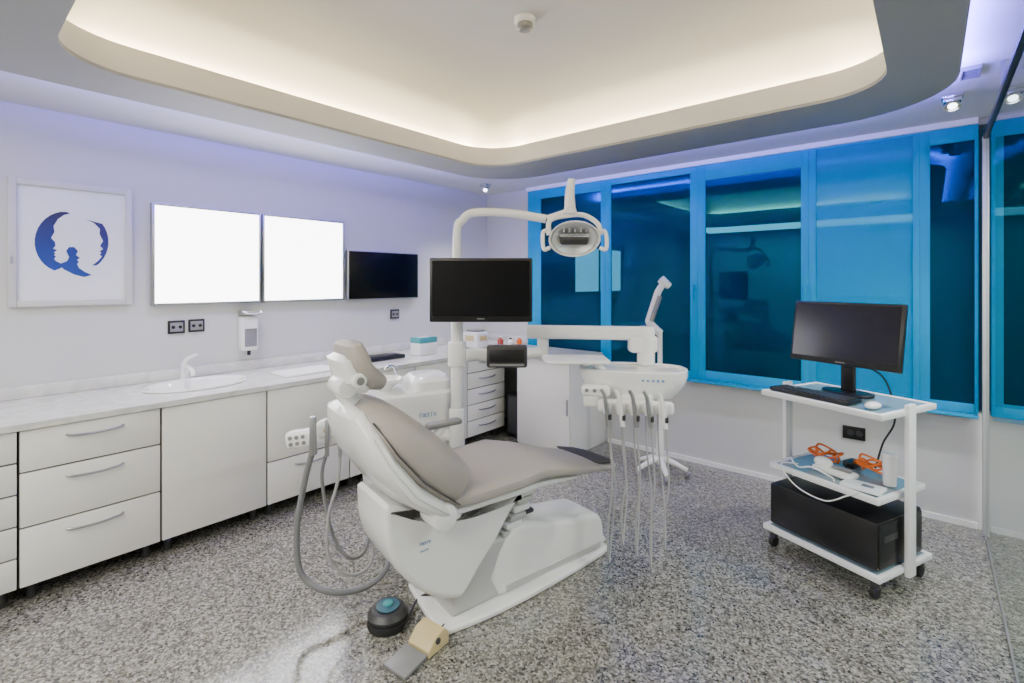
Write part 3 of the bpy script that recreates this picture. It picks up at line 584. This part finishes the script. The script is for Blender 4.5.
# ---------------- delivery unit ----------------
Dc = P(632, 374, d=2.72)
t = thing('instrument_delivery_unit', 'white instrument delivery unit on jointed arm over chair foot end', 'delivery unit', (Dc.x, Dc.y, Dc.z - .1))
MD = frame(Dc, RT, UP) @ Matrix.Rotation(math.radians(-12), 4, 'Z')
prof = [(-.28, .05), (-.26, -.10), (-.1, -.16), (.1, -.17), (.24, -.13), (.29, -.02), (.28, .08), (.2, .14), (0, .17), (-.18, .14)]
def ringz(k, z, dy=0): return [Vector((p.x * k, p.y * k + dy, z)) for p in crom([Vector((a, b, 0)) for a, b in prof], 4, True)]
bm = NB(); loft(bm, [ringz(.58, -.115), ringz(.78, -.105), ringz(.94, -.05), ringz(1.0, .0), ringz(1.0, .035), ringz(.96, .04), ringz(.93, .025), ringz(.3, .022)], Mx=MD); ob('head_body', bm, 'white', t)
bm = NB(); loft(bm, [ringz(.88, .0255), ringz(.88, .03), ringz(.86, .031)], Mx=MD); ob('tray_mat', bm, 'cab', t)
bm = NB(); q = P(576, 361, d=2.70); Mt = frame(q, RT, UP); prism(bm, rr(-.18, .17, -.12, .12, .03, 4), 0, .018, Mt, .006); tube(bm, [q + RT * .1 - UP * .015, Dc - RT * .1 - UP * .02], .018); ob('side_tray', bm, 'white2', t)
p0 = A0 + UP * 1.10; p1 = P(500, 357, d=2.88); p2 = P(530, 330, d=2.95); p3 = P(646, 335, d=2.85)
bm = NB(); tube(bm, [p0 + UP * -.02 + RT * .045, p0.lerp(p1, .5), p1], .038, seg=16); cyl(bm, p0 - UP * .08, p0 + UP * .06, .052, bev=.01); ob('lower_arm', bm, 'white', t)
bm = NB(); pa = P(543, 352, d=2.97); cyl(bm, pa - UP * .05, pa + UP * .13, .035, bev=.008); tube(bm, [p1, pa], .034, seg=14); ob('elbow', bm, 'white', t)
ax = (p3 - p2).normalized(); Mb = frame((p2 + p3) / 2, ax, UP); bm = NB(); box(bm, (0, 0, 0), ((p3 - p2).length + .05, .07, .08), .02, Mb, 3); ob('upper_arm', bm, 'white', t)
bm = NB(); cyl(bm, p3 + UP * .05, Vector((p3.x, p3.y, Dc.z + .03)), .05, bev=.008); box(bm, (0, 0, 0), (.16, .09, .10), .02, frame(p3 - RT * .02 - UP * .05, RT, UP)); ob('wrist_joint', bm, 'white', t)
Bc = P(507, 356, d=2.74); bm = NB(); MB_ = frame(Bc, RT, -FW); box(bm, (0, 0, 0), (.225, .125, .06), .014, MB_, 3); cb = ob('control_box', bm, 'dgrey', t)
bm = NB(); box(bm, (0, .005, .031), (.19, .07, .003), .001, MB_); ob('control_display', bm, 'black', cb)
bm = NB(); box(bm, (0, -.045, .032), (.19, .012, .004), 0, MB_); ob('control_strip', bm, 'grey', cb)
bm = NB(); box(bm, (-.19, -.17, -.06), (.15, .08, .06), .02, MD, 3); box(bm, (-.215, -.17, -.11), (.08, .06, .08), .02, MD, 3); ob('keypad_wing', bm, 'white', t)
for q in range(3):
    bm = NB(); cyl(bm, MD @ Vector((-.235 + q * .04, -.211, -.055)), MD @ Vector((-.235 + q * .04, -.215, -.055)), .01, seg=12); ob('key', bm, 'grey', t)
bm = NB(); box(bm, (.01, -.20, -.13), (.38, .055, .065), .018, MD, 3)
for q in range(5): box(bm, (-.13 + q * .068, -.24, -.13), (.046, .055, .07), .014, MD, 2)
box(bm, (.02, -.15, -.10), (.16, .09, .05), .01, MD); ob('instrument_rack', bm, 'white', t)
for q in range(5):
    bm = NB(); cyl(bm, MD @ Vector((.05 + q * .025, -.162, .0)), MD @ Vector((.05 + q * .025, -.172, -.002)), .007, seg=10); ob('key', bm, 'ltblue', t)
kinds = ['leftmost handpiece on the delivery rack', 'second handpiece from left on the delivery rack', 'middle handpiece on the delivery rack', 'second handpiece from right on the delivery rack', 'rightmost handpiece on the delivery rack']
for k in range(5):
    xq = -.13 + k * .068; a = MD @ Vector((xq - .012, -.288, -.06)); b = MD @ Vector((xq + .01, -.284, -.21))
    i_ = thing('handpiece', kinds[k] + ', with hanging pale hose', 'handpiece', a, 0, 'handpieces hanging from the delivery unit')
    bm = NB(); tube(bm, [b, b.lerp(a, .3), b.lerp(a, .7), a, a + UP * .03 - RT * .016], lambda s: .0125 - .0035 * s, 12); ob('handle', bm, ['steel', 'white', 'grey', 'steel', 'white'][k], i_)
    bm = NB(); cyl(bm, b + UP * .03, b + UP * .055, .0135, seg=12); ob('grip_ring', bm, 'dgrey', i_)
    low = .07 + .05 * ((k * 2) % 3); base = MD @ Vector((xq * .9, -.12, -.17)); sw = .016
    pts = [b, b - UP * .12 + RT * sw * .5, b - UP * .28 + RT * sw, Vector((b.x, b.y, low + .20)) - RT * sw * .3, Vector((b.x, b.y, low + .06)) - RT * sw * .2 + FW * .01, (Vector((b.x, b.y, low)) + FW * .05 + RT * .012), Vector((b.x, b.y, low + .08)) + RT * .03 + FW * .1, base - UP * .42 + RT * sw * 1.8, base - UP * .2 + RT * sw * .3, base]
    bm = NB(); tube(bm, pts, .0045, 8); ob('hose', bm, 'lhose', i_)

# ---------------- lamp stand ----------------
sb = P(660, 474, z=0); sx, sy = sb.x, sb.y
t = thing('lamp_stand', 'slim white lamp on a footed floor stand behind the delivery unit', 'lamp', (sx, sy, 0))
S0 = Vector((sx, sy, 0))
for k in range(5):
    a = k * 2 * PI / 5 + .35; d_ = Vector((math.cos(a), math.sin(a), 0)); bm = NB()
    tube(bm, [S0 + UP * .13, S0 + d_ * .10 + UP * .10, S0 + d_ * .20 + UP * .055], lambda s: .026 - .010 * s); lg = ob('leg', bm, 'white', t)
    bm = NB(); ell(bm, S0 + d_ * .2 + UP * .025, (.022, .022, .024)); ob('caster', bm, 'grey', lg)
bm = NB(); cyl(bm, S0 + UP * .08, S0 + UP * 1.12, .022, .018); cyl(bm, S0 + UP * .08, S0 + UP * .34, .036, .026, bev=.006); ob('column', bm, 'white', t)
q1 = P(650, 318, d=FW.dot(S0)); q2 = P(658, 292, d=FW.dot(S0)); q3 = P(663, 284, d=FW.dot(S0))
bm = NB(); tube(bm, [S0 + UP * 1.10, q1 - UP * .04, q1, q1.lerp(q2, .6), q2, q3], lambda s: .032 - .006 * s, 12); ob('neck', bm, 'white', t)
bm = NB(); tube(bm, [q1 + UP * -.02 - FW * .04, q2 - FW * .05 - UP * .03], .018); ob('cable_cover', bm, 'grey', t)
bm = NB(); cyl(bm, q3 - RT * .02 + UP * .04, q3 + RT * .05 - UP * .02, .035, .028, bev=.006); ob('lamp_head', bm, 'white', t)

# ---------------- floor pedals ----------------
p = P(388, 617, z=.03)
t = thing('foot_control', 'round dark grey foot control disc with blue centre beside chair base', 'foot control', (p.x, p.y, 0)); T = Matrix.Translation((p.x, p.y, 0))
bm = NB(); lathe(bm, [(.0, .001), (.085, .001), (.09, .015), (.085, .035), (.0, .037)], T, 36); ob('base', bm, 'rubber', t)
bm = NB(); lathe(bm, [(.0, .038), (.082, .038), (.088, .055), (.07, .075), (.0, .082)], T, 36); ob('disc', bm, 'dgrey', t)
bm = NB(); lathe(bm, [(.0, .083), (.05, .08), (.05, .084), (.0, .09)], T, 30); cc_ = ob('centre_cap', bm, 'tealdark', t)
bm = NB(); lathe(bm, [(.0, .0905), (.022, .089), (.02, .095), (.0, .097)], T, 24); ob('cap_button', bm, 'teal', cc_)
pa = P(403, 662, z=.02); pb = P(439, 632, z=.02); pc = (pa + pb) / 2; ax = (pb - pa); ang = math.atan2(ax.y, ax.x)
t = thing('foot_pedal', 'yellow-beige foot pedal with grey metal treadle on floor before chair', 'foot pedal', (pc.x, pc.y, 0), ang)
bm = NB(); prism(bm, [(-.02, .002), (.10, .002), (.10, .05), (.07, .08), (.02, .07), (-.02, .03)], -.06, .06, Matrix(((1, 0, 0, 0), (0, 0, -1, 0), (0, 1, 0, 0), (0, 0, 0, 1))), .008); ob('body', bm, 'yellow', t, local=True)
bm = NB(); box(bm, (-.085, 0, .024), (.12, .12, .014), .004, Matrix.Rotation(math.radians(-6), 4, 'Y')); box(bm, (-.08, 0, .007), (.10, .10, .010), .002); ob('treadle', bm, 'grey', t, local=True)
bm = NB(); cyl(bm, (.03, -.066, .05), (.03, .066, .05), .012); ob('hinge', bm, 'dgrey', t, local=True)
c0 = Vector((pc.x, pc.y, 0)) + Vector((math.cos(ang), math.sin(ang), 0)) * .105
bm = NB(); tube(bm, [c0 + UP * .03, P(457, 612, z=.012), P(453, 598, z=.04), P(432, 594, z=.042), P(417, 600, z=.02), Vector((p.x + .102, p.y + .01, .02))], .006); solo('pedal_cable', bm, 'dgrey', 'dark cable on floor between the round foot control and beige pedal', 'cable')

# ---------------- counter items ----------------
k0 = Vector((-3.52, 2.42, .851))
t = thing('keyboard', 'black keyboard on the worktop below the black wall screen', 'keyboard', k0)
bm = NB(); box(bm, (k0.x, k0.y, .868), (.18, .42, .03), .004); ob('body', bm, 'black', t)
bm = NB()
for i in range(5):
    for j in range(14): box(bm, (k0.x - .055 + i * .027, k0.y - .18 + j * .027, .8855), (.021, .022, .005))
ob('keys', bm, 'dgrey', t)
t = thing('glove_box', 'teal and white cardboard box on worktop left of the unit pole', 'box', (-3.46, 2.86, .851))
bm = NB(); box(bm, (-3.46, 2.86, .906), (.13, .20, .108), .004); ob('carton', bm, 'white', t)
bm = NB(); box(bm, (-3.46, 2.86, .985), (.132, .202, .048), .004); ob('lid', bm, 'teal', t)
bm = NB(); prism(bm, [(-3.46 + .035 * math.cos(a * PI / 8), 2.86 + .06 * math.sin(a * PI / 8)) for a in range(16)], 1.0095, 1.013); ob('opening', bm, 'white', t)
t = thing('sterilizer', 'small white box device with yellow panel on far corner worktop', 'device', (-3.4, 3.55, .851))
bm = NB(); box(bm, (-3.44, 3.5, .93), (.20, .17, .155), .015); ob('case', bm, 'white', t)
bm = NB(); box(bm, (-3.44, 3.412, .95), (.12, .006, .05), .002); box(bm, (-3.337, 3.5, .95), (.006, .1, .05), .002); ob('panel', bm, 'yellow', t)
bm = NB(); box(bm, (-3.44, 3.5, 1.02), (.14, .12, .02), .006); ob('lid', bm, 'grey', t)
for k, (x, y, r, h, m, lab) in enumerate(((-3.22, 3.62, .03, .12, 'red', 'red-brown bottle on far corner worktop beside the white device'), (-3.14, 3.68, .028, .10, 'white', 'white bottle on far corner worktop between two darker ones'), (-3.06, 3.72, .026, .12, 'orange', 'orange bottle on far corner worktop nearest the window'))):
    t = thing('bottle', lab, 'bottle', (x, y, .851), 0, 'small bottles on the corner worktop'); T = Matrix.Translation((x, y, .851))
    bm = NB(); lathe(bm, [(.0, .0), (r, .001), (r, h * .7), (r * .45, h * .82), (r * .45, h * .88), (.0, h * .88)], T); ob('body', bm, m, t)
    bm = NB(); lathe(bm, [(.0, h * .885), (r * .55, h * .885), (r * .5, h), (.0, h)], T, 14); ob('cap', bm, 'black' if k % 2 else 'white', t)
t = thing('flat_tray', 'pale flat tray lying on worktop right of the sink', 'tray', (-3.45, 1.75, .851))
bm = NB(); prism(bm, rr(-3.6, -3.32, 1.55, 1.98, .03, 4), .8515, .86, None, .003); ob('plate', bm, 'cab', t)
bm = NB(); prism(bm, rr(-3.58, -3.34, 1.57, 1.96, .03, 4), .8602, .862); ob('liner', bm, 'white2', t)

# ---------------- computer cart ----------------
CO = Vector((-.36, 3.18, 0)); CR = math.atan2(-.39, .92)
ct = thing('computer_cart', 'white three-shelf computer cart on casters by the window', 'cart', CO, CR)
def K(name, bm, m, parent=ct, **k): return ob(name, bm, m, parent, local=True, **k)
def shelf(z, x0, x1, y0, y1, name):
    bm = NB(); e = .025
    bx(bm, x0, x1, y0, y0 + e, z - .03, z, .005); bx(bm, x0, x1, y1 - e, y1, z - .03, z, .005); bx(bm, x0, x0 + e, y0 + e, y1 - e, z - .03, z, .005); bx(bm, x1 - e, x1, y0 + e, y1 - e, z - .03, z, .005)
    o = K(name, bm, 'white2'); bm = NB(); bx(bm, x0 + e, x1 - e, y0 + e, y1 - e, z - .016, z - .004); K('shelf_plate', bm, 'film', o); return o
shelf(.885, -.31, .31, -.24, .26, 'top_shelf'); shelf(.475, -.28, .28, -.21, .22, 'middle_shelf'); shelf(.125, -.30, .30, -.24, .24, 'bottom_shelf')
for x in (-.312, .312):
    bm = NB(); box(bm, (x, .0, .495), (.024, .065, .83), .006); K('side_post', bm, 'white2')
for x in (-.26, .26):
    for y in (-.20, .20):
        bm = NB(); cyl(bm, (x, y, .095), (x, y, .07), .01); box(bm, (x, y, .062), (.036, .03, .03), .006); c = K('caster', bm, 'dgrey')
        bm = NB(); cyl(bm, (x - .013, y, .031), (x + .013, y, .031), .030, bev=.004); K('wheel', bm, 'rubber', c)
def cartthing(name, lab, cat, x, y, z, rz=0): return thing(name, lab, cat, MW[ct] @ Vector((x, y, z)), CR + rz)
t = cartthing('computer_monitor', 'black desktop monitor standing on top of the white cart', 'monitor', -.02, .05, .886)
Tm = Matrix.Translation((0, 0, .330)) @ Matrix.Rotation(math.radians(-9), 4, 'X')
bm = NB(); box(bm, (0, 0, 0), (.57, .03, .345), .006, Tm); box(bm, (0, .025, 0), (.34, .03, .2), .01, Tm); ob('casing', bm, 'black', t, local=True)
bm = NB(); box(bm, (0, -.0155, .008), (.54, .002, .30), 0, Tm); ob('screen', bm, 'screen2', t, local=True)
bm = NB(); box(bm, (.0, -.0158, -.158), (.05, .002, .006), 0, Tm); ob('badge', bm, 'grey', t, local=True)
bm = NB(); box(bm, (0, .04, .14), (.07, .03, .26), .008); ob('neck', bm, 'black', t, local=True)
bm = NB(); prism(bm, [(.13 * math.cos(a * PI / 12), .03 + .09 * math.sin(a * PI / 12)) for a in range(24)], .0, .014, None, .005); ob('stand_base', bm, 'black', t, local=True)
t = cartthing('keyboard', 'black keyboard on the cart in front of the monitor', 'keyboard', -.07, -.145, .886)
bm = NB(); box(bm, (0, 0, .01), (.42, .13, .018), .004); ob('body', bm, 'black', t, local=True)
bm = NB()
for i in range(14):
    for j in range(4): box(bm, (-.178 + i * .0273, -.042 + j * .028, .0215), (.022, .022, .005))
ob('keys', bm, 'dgrey', t, local=True)
t = cartthing('mouse', 'white computer mouse on the cart right of the keyboard', 'mouse', .22, -.14, .886)
bm = NB(); ell(bm, (0, 0, .014), (.03, .05, .018)); ob('shell', bm, 'white', t, local=True)
bm = NB(); box(bm, (0, .025, .031), (.006, .014, .006), .002); ob('wheel', bm, 'grey', t, local=True)
t = cartthing('desktop_computer', 'black desktop computer case lying on bottom shelf of the cart', 'computer', 0, -.01, .127)
bm = NB(); box(bm, (0, 0, .12), (.55, .40, .225), .008); ob('case', bm, 'black', t, local=True)
bm = NB(); box(bm, (.277, 0, .12), (.008, .38, .205), .003); ob('front_panel', bm, 'black', t, local=True)
bm = NB(); box(bm, (.282, -.10, .15), (.003, .12, .03), .001); ob('drive_slot', bm, 'dgrey', t, local=True)
bm = NB(); box(bm, (.282, .12, .10), (.003, .02, .12), .001); ob('button_strip', bm, 'dgrey', t, local=True)
zs = .476
t = cartthing('dental_scanner', 'white plastic handheld device lying on cart middle shelf', 'device', .0, -.07, zs)
bm = NB(); box(bm, (0, 0, .016), (.20, .09, .03), .012); ell(bm, (-.06, .0, .045), (.05, .03, .03)); ob('body', bm, 'white', t, local=True)
bm = NB(); box(bm, (.04, .0, .04), (.09, .03, .02), .008); ob('grip', bm, 'grey', t, local=True)
for dx, dy, lab, sc_, ph in ((-.13, .06, 'orange coiled cable on middle shelf left of the white device', 1.0, 0), (.09, .11, 'orange coiled cable behind the white device on middle shelf', 1.0, 1)):
    t0 = MW[ct] @ Vector((dx, dy, zs)); pts = []
    for i in range(30):
        a = i * .8 + ph; r = (.05 + .02 * math.sin(i * 1.3 + ph)) * sc_; pts.append(t0 + Vector((r * math.cos(a) * 1.25, r * math.sin(a) * .8, .009 + .055 * (i / 30) + .03 * math.sin(i * .9 + ph) ** 2)))
    bm = NB(); tube(bm, pts, .0058, 8, 5); solo('cable', bm, 'orange', lab, 'cable', 'orange cables on the cart')
t = cartthing('cup', 'white cylindrical cup at right end of cart middle shelf', 'cup', .21, .03, zs)
bm = NB(); lathe(bm, [(.0, .0), (.028, .001), (.033, .15), (.030, .15), (.026, .006), (.0, .006)], None, cap=False); ob('body', bm, 'white', t, local=True)
bm = NB(); lathe(bm, [(.0, .151), (.034, .151), (.034, .163), (.0, .165)], None); ob('lid', bm, 'white2', t, local=True)
t = cartthing('paper_pad', 'stack of white paper on cart middle shelf front corner', 'paper', .17, -.13, zs)
bm = NB(); box(bm, (0, 0, .008), (.17, .11, .014), .001, Matrix.Rotation(.2, 4, 'Z')); ob('sheets', bm, 'paper', t, local=True)
bm = NB(); box(bm, (0.02, 0, .0165), (.05, .03, .003), .001, Matrix.Rotation(.2, 4, 'Z')); ob('clip', bm, 'steel', t, local=True)
t = cartthing('power_adapter', 'small black power adapter on cart middle shelf between the orange cables', 'adapter', -.02, .13, zs)
bm = NB(); box(bm, (0, 0, .018), (.06, .09, .034), .006); ob('case', bm, 'black', t, local=True)
bm = NB(); tube(bm, [(0, -.045, .016), (0, -.07, .012), (.03, -.085, .008)], .004, 8); ob('lead', bm, 'black', t, local=True)
A = MW[ct]
bm = NB(); tube(bm, [A @ Vector((.02, .13, 1.05)), A @ Vector((.06, .29, .96)), A @ Vector((.10, .31, .75)), A @ Vector((.05, .29, .6)), A @ Vector((.0, .27, .4)), A @ Vector((-.1, .26, .30)), A @ Vector((-.1, .20, .24))], .005, 8); solo('cable', bm, 'black', 'black monitor cable hanging behind the white cart', 'cable')
bm = NB(); tube(bm, [A @ Vector((-.17, -.12, .485)), A @ Vector((-.2, -.225, .49)), A @ Vector((-.1, -.245, .41)), A @ Vector((.05, -.245, .39)), A @ Vector((.15, -.235, .45)), A @ Vector((.2, -.215, .485))], .0035, 8); solo('cable', bm, 'white', 'thin white cable sagging in front of the cart middle shelf', 'cable')
bm = NB(); tube(bm, [A @ Vector((-.24, .02, .483)), A @ Vector((-.22, -.10, .50)), A @ Vector((-.14, -.16, .484)), A @ Vector((-.06, -.17, .51)), A @ Vector((.03, -.15, .484)), A @ Vector((.06, -.18, .482))], .0045, 8); solo('cable', bm, 'white', 'white cable curled on the left front of cart middle shelf', 'cable')

# ---------------- camera ----------------
cam = bpy.data.cameras.new('camera'); co = bpy.data.objects.new('camera', cam); C.objects.link(co)
co.location = (0, 0, H); co.rotation_euler = (PI / 2, 0, YAW)
cam.sensor_width = 36; cam.lens = F / 1024 * 36; cam.shift_y = -(341.5 - HY) / 1024; cam.clip_start = .02
bpy.context.scene.camera = co
